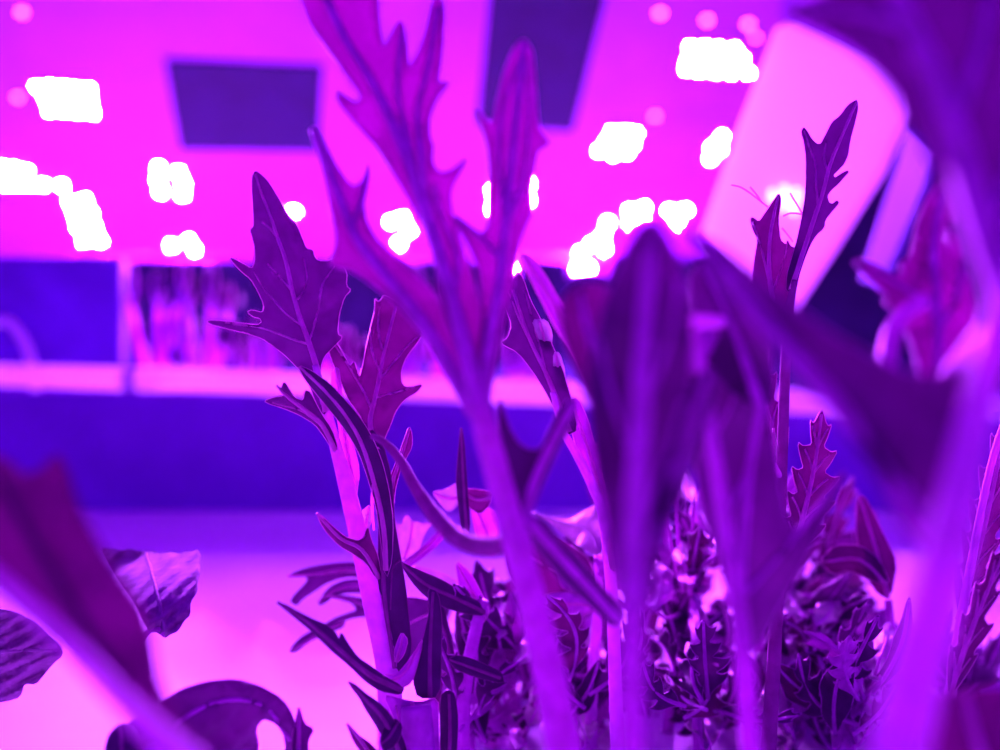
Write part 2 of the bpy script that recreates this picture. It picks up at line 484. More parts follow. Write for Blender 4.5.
leaf(A, [(375,298),(378,302),(381,300),(384,295),(390,297),(397,302),(405,310),(413,320),(420,328),(423,333),(416,344),(406,357),(401,370),(401,382),(405,387),(412,387),(423,384),(417,392),(408,397),(401,403),(395,412),(390,426),(384,440),(379,452),(372,440),(366,428),(360,415),(350,402),(343,388),(336,370),(326,345),(316,322),(326,331),(337,343),(344,356),(350,367),(354,361),(357,371),(360,378),(363,366),(367,345),(371,326),(375,310)],
     [(377,450),(370,425),(374,402),(378,384),(384,352),(391,325),(396,306)], .200, .215, .3, .2, .003, .05, 5, lit_edge=.8, m='leafred', ribr=(2.4, .7),
     veins=[[(379,380),(392,365),(405,348),(421,334)], [(382,350),(378,330),(380,306)], [(372,410),(360,385),(346,362),(328,335)], [(376,398),(390,394),(415,387)], [(380,372),(372,352),(371,330)]])
leaf(A, [(330,375),(338,365),(341,385),(344,410),(352,440),(360,470),(356,500),(348,480),(342,455),(338,420)], [(354,495),(348,455),(341,415),(337,370)], .203, .206, .3, 0, .001, .05, 5, m='bstem', lit_edge=.6, ribr=(1.6, .6))
leaf(A, [(409,426),(412,434),(412,447),(406,458),(400,470),(395,490),(393,515),(388,530),(383,530),(382,515),(385,498),(390,478),(397,460),(403,443)], [(386,527),(391,490),(397,468),(404,448),(409,429)], .2, .207, .4, 0, 0, .05, 5, m='leafred', ribr=(1.6, .6))
leaf(A, [(366,432),(374,455),(379,490),(379,540),(378,580),(383,625),(388,672),(402,672),(412,652),(409,620),(405,585),(400,555),(394,520),(393,495),(390,470),(383,445),(374,430)], [(394,668),(385,605),(382,545),(379,490),(370,436)], .1985, .199, .6, .25, .001, .05, 6, m='dleaf', lit_edge=.9, ribr=(1.9, 1.0), ribm='dstem', veins=[[(400,560),(392,570),(390,610)]])
leaf(A, [(317,513),(323,517),(331,525),(345,537),(358,541),(364,538),(368,526),(371,540),(378,556),(382,582),(376,578),(366,562),(352,553),(340,546),(328,534),(320,522)], [(379,578),(362,550),(340,538),(317,513.5)], .199, .188, .5, 0, 0, .05, 5, m='leafred', lit_edge=.8, ribr=(1.6, .6))
leaf(A, [(361,512),(371,504),(372,520),(368,528),(366,545),(360,540)], [(365,542),(366,525),(369,508)], .203, .206, .2, 0, 0, .05, 5, m='pale', ribr=(1, .5))

# --- N: the soft hand-shaped leaf behind the sharp stalk
N = plant('soft blurred plant with hand-shaped leaf behind the bright pink stalk', 384, .262)
stalk(N, [(384, 743, .262, 6), (382, 660, .262, 5), (374, 600, .262, 4)], 'stem')
for o_, r_ in (
    ([(286,576),(305,568),(325,564),(345,562),(368,563),(378,575),(366,578),(350,577),(338,579),(325,584),(314,592),(303,599),(297,606),(290,602),(294,595),(302,587),(308,580),(305,576),(296,577)], [(376,572),(345,570),(318,574),(288,576)]),
    ([(318,602),(325,592),(332,585),(347,579),(378,580),(378,594),(350,593),(334,595),(328,601),(320,606)], [(376,587),(350,586),(332,592),(319,602)]),
    ([(326,594),(345,595),(366,599),(376,606),(374,616),(354,618),(340,622),(328,628),(324,625),(334,618),(348,613),(357,610),(352,603),(335,599)], [(374,611),(366,606),(350,600),(328,596)]),
    ([(289,653),(292,646),(302,636),(314,629),(330,622),(345,618),(345,626),(330,633),(318,638),(308,643),(297,652)], [(344,622),(320,634),(291,651)])):
    leaf(N, o_, r_, .262, .25, .3, .1, .002, .05, 6, m='leaf', lit_edge=0, ribr=(2, 1))

# --- I: the low spiky clump in the middle foreground
I = plant('low dark spiky plant with folded leaves at the foot of the sharp stalk', 410, .185)
stalk(I, [(415, 895, .186, 16), (416, 800, .186, 18), (418, 750, .186, 17), (416, 705, .187, 15)], 'stem')
leaf(I, [(277,602),(286,605),(300,613),(312,619),(326,625),(335,632),(339,640),(341,632),(348,644),(357,657),(372,667),(385,677),(402,686),(402,695),(380,691),(365,681),(350,666),(332,651),(320,639),(308,628),(296,618),(286,610)], [(402,690),(370,675),(340,650),(310,624),(278,602.5)], .186, .170, .55, .5, .001, .05, 5, m='dleaf', lit_edge=.6, ribr=(2.4, 0.6), ribm='dstem')
leaf(I, [(348,681),(356,685),(366,694),(377,701),(390,714),(402,735),(412,770),(398,770),(385,740),(374,722),(366,710),(360,698),(352,688)], [(406,766),(385,722),(366,700),(349,682)], .184, .176, .5, .2, .001, .05, 5, m='dleaf', lit_edge=.6, ribr=(1.6, 0.5), ribm='dstem')
leaf(I, [(346,722),(358,735),(372,745),(384,760),(380,775),(366,758),(354,742)], [(380,770),(362,742),(347,724)], .184, .178, .4, 0, 0, .05, 5, m='leafred', ribr=(1.5, .6))
leaf(I, [(380,741),(384,728),(394,718),(402,725),(400,738),(392,748),(384,752)], [(398,722),(390,736),(381,744)], .182, .178, .4, 0, 0, .05, 5, m='dleaf', ribr=(0.8, 0.4), ribm='dstem')
leaf(I, [(383,694),(400,699),(420,703),(438,697),(438,725),(440,760),(440,800),(404,800),(402,755),(396,722)], [(424,795),(420,750),(412,702)], .184, .187, .3, .2, .001, .05, 7, m='stem', lit_edge=.8, ribr=(2.6, 1.4), veins=[[(412,790),(404,745),(396,705)]])
leaf(I, [(428,588),(438,592),(442,620),(441,655),(440,697),(418,698),(413,680),(418,655),(424,637),(430,610)], [(430,697),(430,650),(433,592)], .188, .194, .5, 0, .001, .05, 6, m='dleaf', lit_edge=.8, ribr=(1.6, 0.6), ribm='dstem')
leaf(I, [(384,674),(396,676),(410,660),(424,637),(418,662),(412,682),(398,690),(386,684)], [(390,682),(406,670),(423,640)], .187, .192, .5, 0, 0, .05, 5, m='bstem', lit_edge=.9, ribr=(1.4, .5))
leaf(I, [(398,640),(402,632),(408,640),(404,655),(396,664),(394,652)], [(396,662),(400,648),(403,634)], .19, .192, .2, 0, 0, .05, 5, m='stem', ribr=(1, .5))
leaf(I, [(440,696),(448,690),(455,694),(458,720),(456,760),(450,800),(438,800),(441,745)], [(446,795),(450,740),(449,694)], .189, .193, .4, 0, .001, .05, 7, m='dleaf', ribr=(1.6, 0.8), ribm='dstem')

# --- T: right-hand companion of the sharp plant, dark blades over bright gaps
T = plant('dark blue bladed plant between the sharp stalk and the thick centre stalk', 445, .222)
stalk(T, [(470, 810, .222, 8), (462, 740, .222, 8), (466, 680, .222, 7), (478, 620, .222, 6), (484, 600, .222, 5)], 'stem')
leaf(T, [(399,561),(415,569),(440,579),(460,591),(482,604),(486,616),(462,613),(441,606),(425,596),(412,582)], [(484,612),(455,598),(425,584),(400,562)], .221, .208, .5, .4, .001, .05, 6, m='dleaf', lit_edge=.6, ribr=(1.6, 0.5), ribm='dstem')
leaf(T, [(396,599),(412,597),(436,602),(442,612),(434,630),(425,648),(412,658),(399,652),(394,625)], [(440,610),(420,618),(398,630)], .222, .226, .3, .2, .002, .05, 6, m='leaf', lit_edge=.8, ribr=(1.6, .6))
leaf(T, [(395,521),(399,526),(403,524),(404,517),(408,515),(411,521),(417,522),(424,525),(436,520),(428,528),(422,540),(418,556),(402,563),(397,545)], [(404,560),(410,540),(412,522)], .236, .238, .1, .4, .002, .05, 5, m='pale', lit_edge=.5, ribr=(1, .5))
leaf(T, [(402,563),(416,553),(432,538),(446,522),(452,526),(438,545),(420,560),(408,568)], [(405,565),(425,549),(449,524)], .228, .236, .3, 0, .001, .05, 5, m='stem', lit_edge=.6, ribr=(1.2, .6))
leaf(T, [(408,565),(424,568),(446,575),(462,584),(470,598),(455,594),(438,584),(420,573)], [(466,594),(440,580),(411,566)], .226, .238, .3, 0, .002, .05, 6, m='pale', lit_edge=.5, ribr=(1.2, .5))
leaf(T, [(448,659),(458,655),(475,660),(502,672),(504,684),(475,677),(455,669)], [(500,678),(475,669),(450,660)], .216, .208, .4, .4, 0, .05, 6, m='dleaf', lit_edge=.6, ribr=(1.2, 0.5), ribm='dstem')
leaf(T, [(461,425),(464,440),(466,470),(468,500),(470,530),(464,540),(459,510),(456,480),(459,445)], [(467,535),(464,490),(461,428)], .224, .228, .3, .3, 0, .05, 5, m='dleaf', lit_edge=.7, ribr=(1.3, 0.5), ribm='dstem')
leaf(T, [(462,488),(480,490),(494,492),(490,505),(480,514),(470,508),(463,500)], [(492,497),(478,500),(464,494)], .226, .228, .3, .2, .001, .05, 5, m='leafred', lit_edge=.7, ribr=(1.4, .6))
leaf(T, [(432,492),(445,490),(458,482),(462,494),(456,508),(448,512),(440,504)], [(458,498),(446,498),(434,493)], .23, .234, .2, .3, .001, .05, 5, m='pale', lit_edge=.4, ribr=(1.2, .5))
leaf(T, [(470,505),(485,506),(498,512),(500,535),(496,555),(484,552),(476,535)], [(490,552),(486,530),(476,508)], .226, .23, .3, .2, .002, .05, 6, m='bstem', lit_edge=.7, ribr=(1.4, .6))
leaf(T, [(455,560),(470,572),(480,590),(490,612),(482,625),(470,612),(460,592)], [(484,618),(472,592),(457,564)], .223, .229, .3, .2, .002, .05, 6, m='stem', lit_edge=.6, ribr=(1.6, .6))
leaf(T, [(425,600),(440,596),(445,612),(452,640),(456,668),(447,665),(440,640)], [(451,664),(444,632),(430,602)], .225, .22, .4, 0, .001, .05, 6, m='dleaf', ribr=(1.1, 0.5), ribm='dstem')

# --- B: thick centre stalk with the forked leaves at the top
B = plant('tall blurred plant on a thick centre stalk forking into three leaves before the lamps', 600, .13)
stalk(B, [(606, 1117, .135, 20), (592, 900, .132, 19), (568, 770, .13, 18), (547, 665, .13, 16.5), (521, 560, .13, 14.5), (499, 480, .13, 13), (483, 420, .13, 12), (472, 375, .131, 9), (462, 335, .132, 7), (448, 280, .134, 6), (432, 225, .137, 5)], 'stem')
leaf(B, [(305,7),(296,-25),(340,-60),(378,-40),(377,-5),(379,25),(383,49),(390,38),(400,19),(405,34),(407,56),(408,70),(414,60),(421,48),(428,26),(433,2),(440,-6),(444,15),(442,45),(440,68),(437,84),(450,81),(440,93),(432,108),(428,122),(430,140),(434,145),(431,160),(437,172),(450,172),(469,157),(457,177),(450,194),(453,218),(462,245),(473,280),(482,315),(488,345),(478,378),(466,375),(455,345),(440,300),(436,260),(430,238),(417,214),(404,190),(390,168),(377,146),(362,130),(350,116),(340,104),(336,91),(346,98),(356,104),(362,97),(352,82),(340,65),(325,44),(313,28)],
     [(474,378),(457,315),(440,258),(420,195),(400,140),(374,85),(346,40),(318,-20)], .131, .150, .35, -.15, .003, .02, 8, .0004, m='litleaf', lit_edge=1.6, ribr=(7, 3), ribm='stem',
     veins=[[(440,255),(428,205),(422,160),(418,112),(428,70),(438,8)], [(420,190),(405,130),(398,90),(402,30)], [(452,300),(458,260),(440,215),(434,185)]], veinr=3.2)
leaf(B, [(312,127),(318,134),(327,150),(336,167),(345,180),(353,187),(361,184),(366,175),(368,162),(369,180),(366,192),(363,205),(366,222),(376,240),(390,253),(402,263),(420,280),(434,293),(448,322),(460,352),(473,390),(482,415),(470,420),(456,392),(440,362),(420,330),(404,312),(390,298),(372,284),(352,270),(338,268),(329,262),(334,254),(337,238),(332,212),(326,182),(321,158),(313,138)],
     [(476,415),(450,365),(420,318),(388,278),(358,240),(341,200),(326,160),(313,130)], .131, .145, .5, .2, .002, .02, 8, .0004, m='litleaf', lit_edge=1.8, ribr=(6, 2.5), ribm='stem', veins=[[(352,232),(360,205),(367,175)]], veinr=2.5)
leaf(B, [(525,40),(531,51),(534,78),(536,112),(538,129),(551,144),(537,150),(534,167),(530,185),(529,197),(532,213),(522,235),(516,255),(512,285),(503,325),(494,370),(487,415),(475,415),(478,375),(481,335),(482,300),(479,268),(466,240),(452,215),(465,222),(480,236),(488,228),(489,204),(490,170),(487,143),(481,126),(476,108),(484,118),(492,126),(497,105),(504,75),(512,54),(519,43)],
     [(482,412),(488,350),(497,300),(503,255),(508,200),(514,140),(524,45)], .131, .138, .4, .1, .002, .02, 8, .0004, m='litleaf', lit_edge=1.8, ribr=(6, 2), ribm='stem',
     veins=[[(506,215),(499,165),(503,110),(522,55)], [(506,225),(522,180),(528,120),(526,60)], [(502,262),(484,240),(460,220)]], veinr=2)
leaf(B, [(498,395),(508,425),(517,442),(528,450),(540,450),(550,430),(560,408),(572,398),(578,404),(566,432),(552,462),(540,490),(530,515),(528,545),(516,530),(506,495),(500,450)], [(522,540),(532,490),(548,450),(574,402)], .13, .141, .5, .2, .002, .02, 8, .0004, m='dleaf', lit_edge=1.4, ribr=(4, 2.5), ribm='stem')
leaf(B, [(525,512),(545,520),(560,540),(580,560),(600,585),(622,610),(615,630),(590,605),(565,585),(545,560),(530,540)], [(528,520),(560,555),(618,620)], .131, .142, .5, .2, .002, .02, 8, .0004, m='dleaf', lit_edge=1.2, ribr=(4, 2.5), ribm='stem')
stalk(B, [(372, 436, .176, 3), (385, 443, .174, 4), (400, 460, .172, 5), (415, 487, .168, 6), (432, 512, .163, 8), (455, 536, .154, 9), (480, 546, .144, 10), (510, 545, .133, 10)], 'dstem', 'petiole')

# --- Q: narrow blades behind the centre stalk
Q = plant('narrow purple plant with long thin blades just right of the thick centre stalk', 600, .19)
stalk(Q, [(625, 888, .192, 7), (618, 760, .191, 7), (612, 600, .19, 6), (604, 520, .19, 5.5), (592, 485, .19, 5), (577, 455, .19, 4.5), (562, 428, .19, 3.5), (553, 392, .19, 3)], 'bstem')
leaf(Q, [(503,277),(507,270),(512,282),(517,270),(523,278),(530,300),(541,320),(552,345),(562,368),(570,395),(578,430),(566,436),(556,412),(545,390),(532,370),(518,352),(500,343),(508,338),(512,325),(504,303)], [(570,432),(548,378),(528,335),(513,290)], .19, .198, .4, 0, .002, .05, 6, m='leaf', lit_edge=.8, ribr=(2, .8), veins=[[(530,340),(520,320),(508,290)], [(545,370),(538,340),(524,290)]])
leaf(Q, [(519,254),(530,257),(546,278),(561,305),(576,330),(592,362),(606,395),(600,410),(586,388),(570,352),(553,322),(538,292)], [(603,405),(575,345),(545,290),(523,256)], .162, .158, .4, .3, .001, .04, 7, m='stem', lit_edge=1.2, ribr=(3, 1.4))
leaf(Q, [(531,319),(547,319),(553,333),(552,345),(544,353),(538,338)], [(545,351),(543,335),(539,321)], .197, .194, .2, .2, 0, .05, 5, m='pale', lit_edge=0, ribr=(1, .5))
leaf(Q, [(553,352),(560,352),(566,372),(564,390),(556,388),(553,372)], [(560,388),(558,370),(556,354)], .196, .193, .2, .2, 0, .05, 5, m='pale', lit_edge=0, ribr=(1, .5))
leaf(Q, [(566,400),(578,398),(588,420),(594,445),(601,440),(600,470),(612,510),(620,560),(612,575),(603,530),(592,490),(577,455)], [(613,570),(602,500),(588,450),(572,402)], .188, .196, .4, .2, .002, .05, 6, m='stem', lit_edge=.9, ribr=(2, .8))

# --- M: pale curled leaf in the sun of the lamps behind
Mp = plant('pale pink curled leaf plant glowing in the gap right of the thick centre stalk', 585, .24)
stalk(Mp, [(590, 777, .24, 7), (592, 690, .24, 6), (598, 610, .24, 5), (598, 555, .24, 4)], 'bstem')
leaf(Mp, [(527,512),(542,516),(560,518),(572,519),(582,512),(592,507),(598,503),(601,520),(607,530),(602,546),(598,556),(588,551),(575,543),(565,535),(550,524)], [(599,552),(588,530),(565,524),(530,513)], .232, .262, .1, .2, .004, .05, 5, m='pale', lit_edge=.6, ribr=(1.4, .6), ribm='pale')
leaf(Mp, [(505,540),(525,535),(548,535),(575,548),(592,562),(590,590),(575,602),(545,598),(520,590),(508,570)], [(592,590),(560,572),(510,550)], .25, .256, .2, 0, .004, .05, 7, m='leafred', lit_edge=.6, ribr=(1.6, .8))
leaf(Mp, [(533,602),(548,594),(570,592),(592,596),(598,604),(588,614),(568,621),(550,618),(540,611)], [(596,604),(570,604),(536,603)], .236, .246, .1, .2, .003, .05, 6, m='bstem', lit_edge=.6, ribr=(1.4, .6), ripple=(.0008, .25, .2, 1))
leaf(Mp, [(558,570),(570,566),(580,572),(582,585),(574,592),(562,588)], [(572,591),(570,580),(568,568)], .244, .246, .5, 0, .001, .05, 5, m='stem', lit_edge=.9, ribr=(1.2, .6))

# --- C: broad soft mass right of the centre
Cp = plant('blurred upright plant with pale vertical stalk below the right lamp clusters', 632, 0.0956)
stalk(Cp, [(628, 1384, 0.0956, 14), (630, 900, 0.0956, 14), (632, 700, 0.0956, 13), (634, 560, 0.0956, 12), (639, 440, 0.0956, 11), (644, 340, 0.0964, 9), (650, 250, 0.0979, 6)], 'stem')
leaf(Cp, [(640,226),(655,222),(668,236),(678,262),(690,300),(692,350),(688,400),(682,440),(674,500),(662,560),(650,610),(620,610),(612,560),(602,500),(592,450),(588,400),(592,350),(602,310),(615,275),(628,245)], [(634,605),(638,480),(644,350),(651,235)], 0.0972, 0.1025, .5, .0, .004, .015, 10, .0004, m='leaf', lit_edge=1.2, ribr=(6, 4), ribm='stem', veins=[[(638,470),(615,410),(600,340)], [(640,420),(665,350),(678,280)], [(636,540),(660,470),(682,400)]], veinr=3)
leaf(Cp, [(560,300),(575,285),(598,282),(612,292),(622,320),(626,360),(622,420),(614,470),(604,440),(590,405),(574,370),(562,335)], [(614,462),(604,390),(588,330),(578,290)], 0.1109, 0.1186, .3, .2, .003, .02, 9, .0004, m='leafred', lit_edge=1, ribr=(3, 1.5), ribm='stem')
leaf(Cp, [(668,430),(684,395),(700,370),(716,372),(714,400),(700,440),(686,490),(664,540),(646,560),(648,520),(658,470)], [(652,550),(676,470),(708,376)], 0.0979, 0.1071, .4, .1, .002, .02, 9, .0004, m='dleaf', lit_edge=1, ribr=(4, 2), ribm='stem')

# --- D: second upright stalk with dark red blade
D = plant('blurred plant with violet stalk and dark red blade right of the vertical stalk', 750, 0.1187)
stalk(D, [(775, 1176, 0.1204, 11), (764, 900, 0.1195, 11), (752, 760, 0.1187, 10.5), (742, 640, 0.1187, 10), (729, 550, 0.1187, 9), (714, 450, 0.1187, 7.5), (702, 370, 0.1195, 5), (694, 320, 0.1204, 4)], 'stem')
leaf(D, [(694,312),(708,322),(726,335),(745,352),(762,385),(772,430),(778,480),(788,525),(800,530),(822,500),(838,478),(846,470),(838,492),(820,530),(800,568),(780,605),(757,650),(745,655),(734,618),(718,560),(702,505),(690,440),(686,380),(688,335)], [(746,648),(731,560),(714,450),(697,325)], 0.1195, 0.1273, .4, .25, .004, .015, 10, .0004, m='leaf', lit_edge=1.4, ribr=(5, 3), ribm='stem', veins=[[(738,600),(775,560),(838,482)], [(724,520),(750,460),(758,395)], [(712,440),(735,390),(735,345)]], veinr=2.6)
stalk(D, [(664, 320, 0.1152, 7), (690, 321, 0.1178, 8), (722, 322, 0.1204, 6)], 'bstem', 'petiole')
leaf(D, [(676,322),(704,318),(722,324),(716,345),(700,368),(690,375),(680,352)], [(700,372),(698,345),(690,322)], 0.1221, 0.1256, .3, .2, .002, .03, 8, .0004, m='stem', lit_edge=0, ribr=(2, 1.5))

leaf(D, [(688,280),(700,262),(712,262),(728,278),(748,300),(766,332),(776,380),(770,410),(748,405),(722,385),(700,350)], [(760,408),(745,360),(725,310),(704,268)], .122, .128, .4, .2, .004, .015, 10, .0004, m='leaf', lit_edge=1.2, ribr=(4, 2), ribm='stem')
stalk(D, [(760, 405, .122, 4), (750, 470, .121, 4), (742, 560, .12, 5), (741, 640, .119, 5)], 'stem', 'petiole')

# --- F: sharp small-leaved plant in front of the bright board
Fp = plant('sharp slender plant with two-pronged leaf standing out before the bright pink board', 785, .20)
stalk(Fp, [(765, 857, .20, 9), (768, 760, .20, 8), (775, 640, .20, 7), (780, 520, .20, 6), (784, 400, .20, 5.5), (788, 320, .20, 5), (795, 280, .20, 3)], 'dstem')
leaf(Fp, [(857,100),(858,108),(855,122),(850,140),(848,155),(844,164),(838,170),(833,175),(835,178),(841,174),(847,170.5),(849,172),(844,177),(838,184),(831,190),(827,196),(829,203),(833,204),(837,200),(839,203),(833,210),(825,220),(824,228),(816,235),(810,245),(804,260),(799,275),(796,290),(786,292),(787,275),(792,258),(797,240),(801,222),(805,200),(806,180),(806,157),(804,142),(801,132),(803.5,127),(807,131),(812,140),(817,144),(821,144),(826,134),(832,122),(840,116),(848,105),(854,101)],
     [(791,290),(800,262),(812,225),(822,195),(830,165),(840,140),(850,117),(856.5,102)], .20, .207, .4, .15, .001, .05, 5, lit_edge=.6, ribr=(2, .6), veins=[[(818,207),(816,185),(815,165),(810,148),(804,131)], [(828,172),(824,158),(826,142)]])
leaf(Fp, [(779,193),(781,200),(778,220),(780,240),(786,245),(787.5,240),(790,246),(795,248),(797,268),(795,300),(785,330),(770,330),(756,300),(752,280),(755,256),(758,240),(753,230),(750,220),(752,217),(759,222),(764,215),(772,203)], [(778,328),(771,290),(769,260),(771,230),(778.5,196)], .20, .206, .4, -.2, .002, .05, 5, m='leafred', lit_edge=.7, ribr=(2.2, .7), veins=[[(770,285),(762,250),(753,222)], [(773,290),(782,265),(787,244)]])
bm = bmesh.new()
for P in ([(731,185),(740,187),(750,193),(759,200),(768,207)], [(750,187),(756,194),(762,203)], [(790,193),(796,203),(803,215),(808,222)], [(783,216),(792,213),(806,215)], [(782,228),(787,234),(793,242)]):
    q = smooth_path(P, 4); tube(bm, [at(x, y, .207) for x, y in q], [.9 / F * .207] * len(q), 6)
link('tendril', bm, M['vein'], Fp)
o_, r_, v_ = lobed((790, 560), (822, 410), 26, 5, .03, .5, .8, .1)
leaf(Fp, o_, r_, .195, .205, .4, .2, .002, .05, 6, m='leafred', lit_edge=.9, ribr=(2.6, .8), veins=v_)
o_, r_, v_ = lobed((770, 560), (742, 400), 20, 4, -.03, .5, .8, .1)
leaf(Fp, o_, r_, .205, .215, .4, -.2, .002, .05, 6, m='leafred', lit_edge=.8, ribr=(2.6, .8), veins=v_)
o_, r_, v_ = lobed((783, 470), (756, 335), 18, 4, -.03, .5, .8, .1)
leaf(Fp, o_, r_, .204, .22, .4, 0, .002, .05, 6, m='leafred', lit_edge=.8, ribr=(2.2, .8), veins=v_)
leaf(Fp, [(774,425),(777,440),(775,466),(771,468),(770,448)], [(773,466),(773,450),(774,428)], .197, .198, .2, 0, 0, .05, 5, m='pale', lit_edge=0, ribr=(1, .5))
stalk(Fp, [(782, 480, .2, 3), (768, 455, .197, 3), (750, 430, .196, 2.4), (748, 345, .198, 2)], 'bstem', 'petiole')
leaf(Fp, [(746,340),(752,337),(757,346),(755,358),(749,362),(744,352)], [(750,360),(750,350),(751,340)], .2, .203, .3, 0, 0, .05, 5, m='pale', lit_edge=0, ribr=(1, .5))

# --- E: very near plant at the right edge
E = plant('nearest large plant at the right edge with thick magenta stalk and broad dark leaves', 870, .078)
stalk(E, [(850, 1600, .08, 34), (868, 1000, .078, 31), (893, 790, .077, 29), (913, 690, .077, 27), (936, 600, .077, 25), (957, 505, .077, 21), (976, 415, .078, 17), (994, 335, .079, 14), (1012, 270, .08, 11)], 'bstem', sides=16)
leaf(E, [(688,232),(700,235),(722,246),(745,265),(772,288),(800,311),(832,334),(870,355),(905,372),(940,376),(968,360),(985,350),(968,430),(952,500),(938,560),(926,556),(905,532),(885,492),(860,450),(830,410),(795,370),(765,335),(738,306),(714,276),(696,252)], [(950,560),(910,508),(868,445),(818,384),(766,325),(722,270),(692,234)], .080, .098, .35, .15, .003, .012, 11, .0004, m='leaf', lit_edge=1.6, ribr=(10, 6), ribm='stem')
leaf(E, [(778,9),(800,3),(830,-6),(880,-30),(960,-60),(1060,-60),(1070,100),(1060,345),(1015,330),(998,300),(980,275),(962,240),(946,200),(925,150),(905,106),(880,72),(850,46),(820,30),(795,20)], [(1010,310),(985,235),(955,140),(925,60),(890,-10),(870,-60)], .080, .092, .25, .3, .004, .01, 13, .0005, m='leaf', lit_edge=2, ribr=(15, 11), ribm='stem', veins=[[(952,130),(968,85),(985,20),(990,-40)], [(915,40),(880,20),(800,8)], [(985,230),(1010,170),(1030,80)]], veinr=6)
stalk(E, [(925, 300, .12, 8), (900, 318, .118, 8), (889, 345, .115, 9), (890, 385, .11, 9), (905, 430, .1, 9), (940, 500, .085, 8)], 'stem', 'petiole')
leaf(E, [(942,182),(936,186),(926,200),(918,220),(914,240),(910,258),(899,265),(904,272),(896,277),(882,268),(868,262),(852,260),(862,272),(876,285),(888,296),(884,303),(892,308),(898,318),(906,330),(912,346),(918,365),(921,386),(929,394),(941,387),(956,366),(969,345),(976,320),(972,295),(966,270),(960,250),(955,235),(948,228),(947,238),(950,252),(944,244),(944,228),(955,222),(953,205),(949,190)], [(932,388),(938,345),(937,295),(934,245),(941,190)], .118, .132, .4, .1, .003, .03, 8, .0004, m='litleaf', lit_edge=1.6, ribr=(4, 2), ribm='stem', veins=[[(937,320),(915,295),(858,264)], [(938,330),(955,300),(962,262)]], veinr=2)
stalk(E, [(932, 390, .118, 6), (950, 372, .11, 8), (972, 350, .095, 10), (994, 330, .08, 11)], 'stem', 'petiole')
leaf(E, [(936,696),(960,690),(1020,686),(1030,780),(930,780),(928,740)], [(990,780),(975,735),(965,692)], .1, .104, .2, .3, .003, .01, 11, .0004, m='leafred', lit_edge=1, ribr=(4, 2))

# --- L: thin plant beyond the near stalk, right border
Lp = plant('thin reddish plant at the right border beyond the thick magenta stalk', 985, .19)
stalk(Lp, [(930, 882, .19, 6), (945, 740, .19, 6), (958, 640, .19, 5), (972, 560, .19, 4), (990, 470, .19, 3.5), (1005, 420, .19, 3)], 'bstem')
o_, r_, v_ = lobed((958, 620), (1006, 420), 24, 5, .02, .5, .8, .1)
leaf(Lp, o_, r_, .19, .195, .4, .2, .002, .05, 6, m='leafred', lit_edge=.9, ribr=(2.4, .8), veins=v_)
o_, r_, v_ = lobed((948, 700), (1010, 540), 16, 4, -.02, .5, .8, .1)
leaf(Lp, o_, r_, .185, .18, .4, .2, .002, .05, 6, m='leafred', lit_edge=.9, ribr=(2.4, .8), veins=v_)

# --- G: near leaf at the lower left
G = plant('nearest blurred dark red leaf with bright magenta stalk at the lower left', 205, .08)
stalk(G, [(330, 1580, .085, 18), (270, 1000, .082, 17), (215, 800, .08, 15), (170, 748, .079, 13), (120, 700, .079, 11), (66, 643, .08, 9), (10, 590, .081, 7), (-40, 545, .083, 5)], 'bstem')
leaf(G, [(-40,462),(-10,452),(8,460),(25,476),(42,470),(58,452),(68,470),(76,500),(88,525),(104,552),(122,578),(144,608),(154,640),(159,675),(170,702),(188,738),(210,790),(190,790),(158,752),(118,712),(66,656),(10,602),(-40,560)], [(205,785),(150,722),(100,650),(50,570),(0,480)], .08, .094, .2, .3, .003, .012, 11, .0004, m='leafred', lit_edge=1.4, ribr=(4, 2), ribm='leaf')

# --- H: crinkled leaves at the lower left
H = plant('low plant with crinkled curled leaf behind the near dark red leaf', 150, .21)
stalk(H, [(165, 834, .21, 6), (156, 770, .209, 6), (143, 705, .207, 5), (134, 660, .203, 4), (150, 630, .197, 3), (165, 634, .195, 3)], 'stem')
leaf(H, [(100,549),(112,549),(122,551),(130,549),(140,552),(152,551),(160,554),(170,552),(180,554),(186,551),(192,552),(197,549),(201,556),(199,564),(201,572),(197,582),(197,592),(190,602),(190,615),(184,620),(178,631),(170,634),(165,638),(158,632),(150,632),(142,618),(136,604),(118,580),(108,564)], [(166,634),(160,605),(152,575),(146,553)], .195, .245, .15, .1, .002, .05, 2.6, .0004, m='crinkle', lit_edge=.6, ribr=(1.2, .5), ribm='crinkle', bow=.014, ripple=(.00055, .52, .75, .8))
H2 = plant('crinkled dark blue ruffled leaf plant at the left border', 0, .205)
stalk(H2, [(-30, 846, .205, 6), (-32, 740, .203, 6), (-28, 690, .201, 5), (-20, 660, .20, 4)], 'stem')
leaf(H2, [(-40,612),(-10,608),(15,612),(35,622),(48,635),(60,645),(63,655),(54,662),(44,674),(36,684),(24,683),(20,697),(6,701),(-12,703),(-40,690)], [(-36,660),(-5,652),(30,650),(58,650)], .195, .21, .2, .6, .002, .06, 2.8, .0004, m='crinkle', lit_edge=.8, ribr=(2, .8), ripple=(.0008, .42, .5, 1), ribm='crinkle')
H3 = plant('blurred arching plant with spiky end at the bottom left border of the picture', 200, .16)
stalk(H3, [(150, 982, .16, 9), (152, 860, .16, 9), (160, 790, .16, 8), (150, 745, .16, 6)], 'stem')
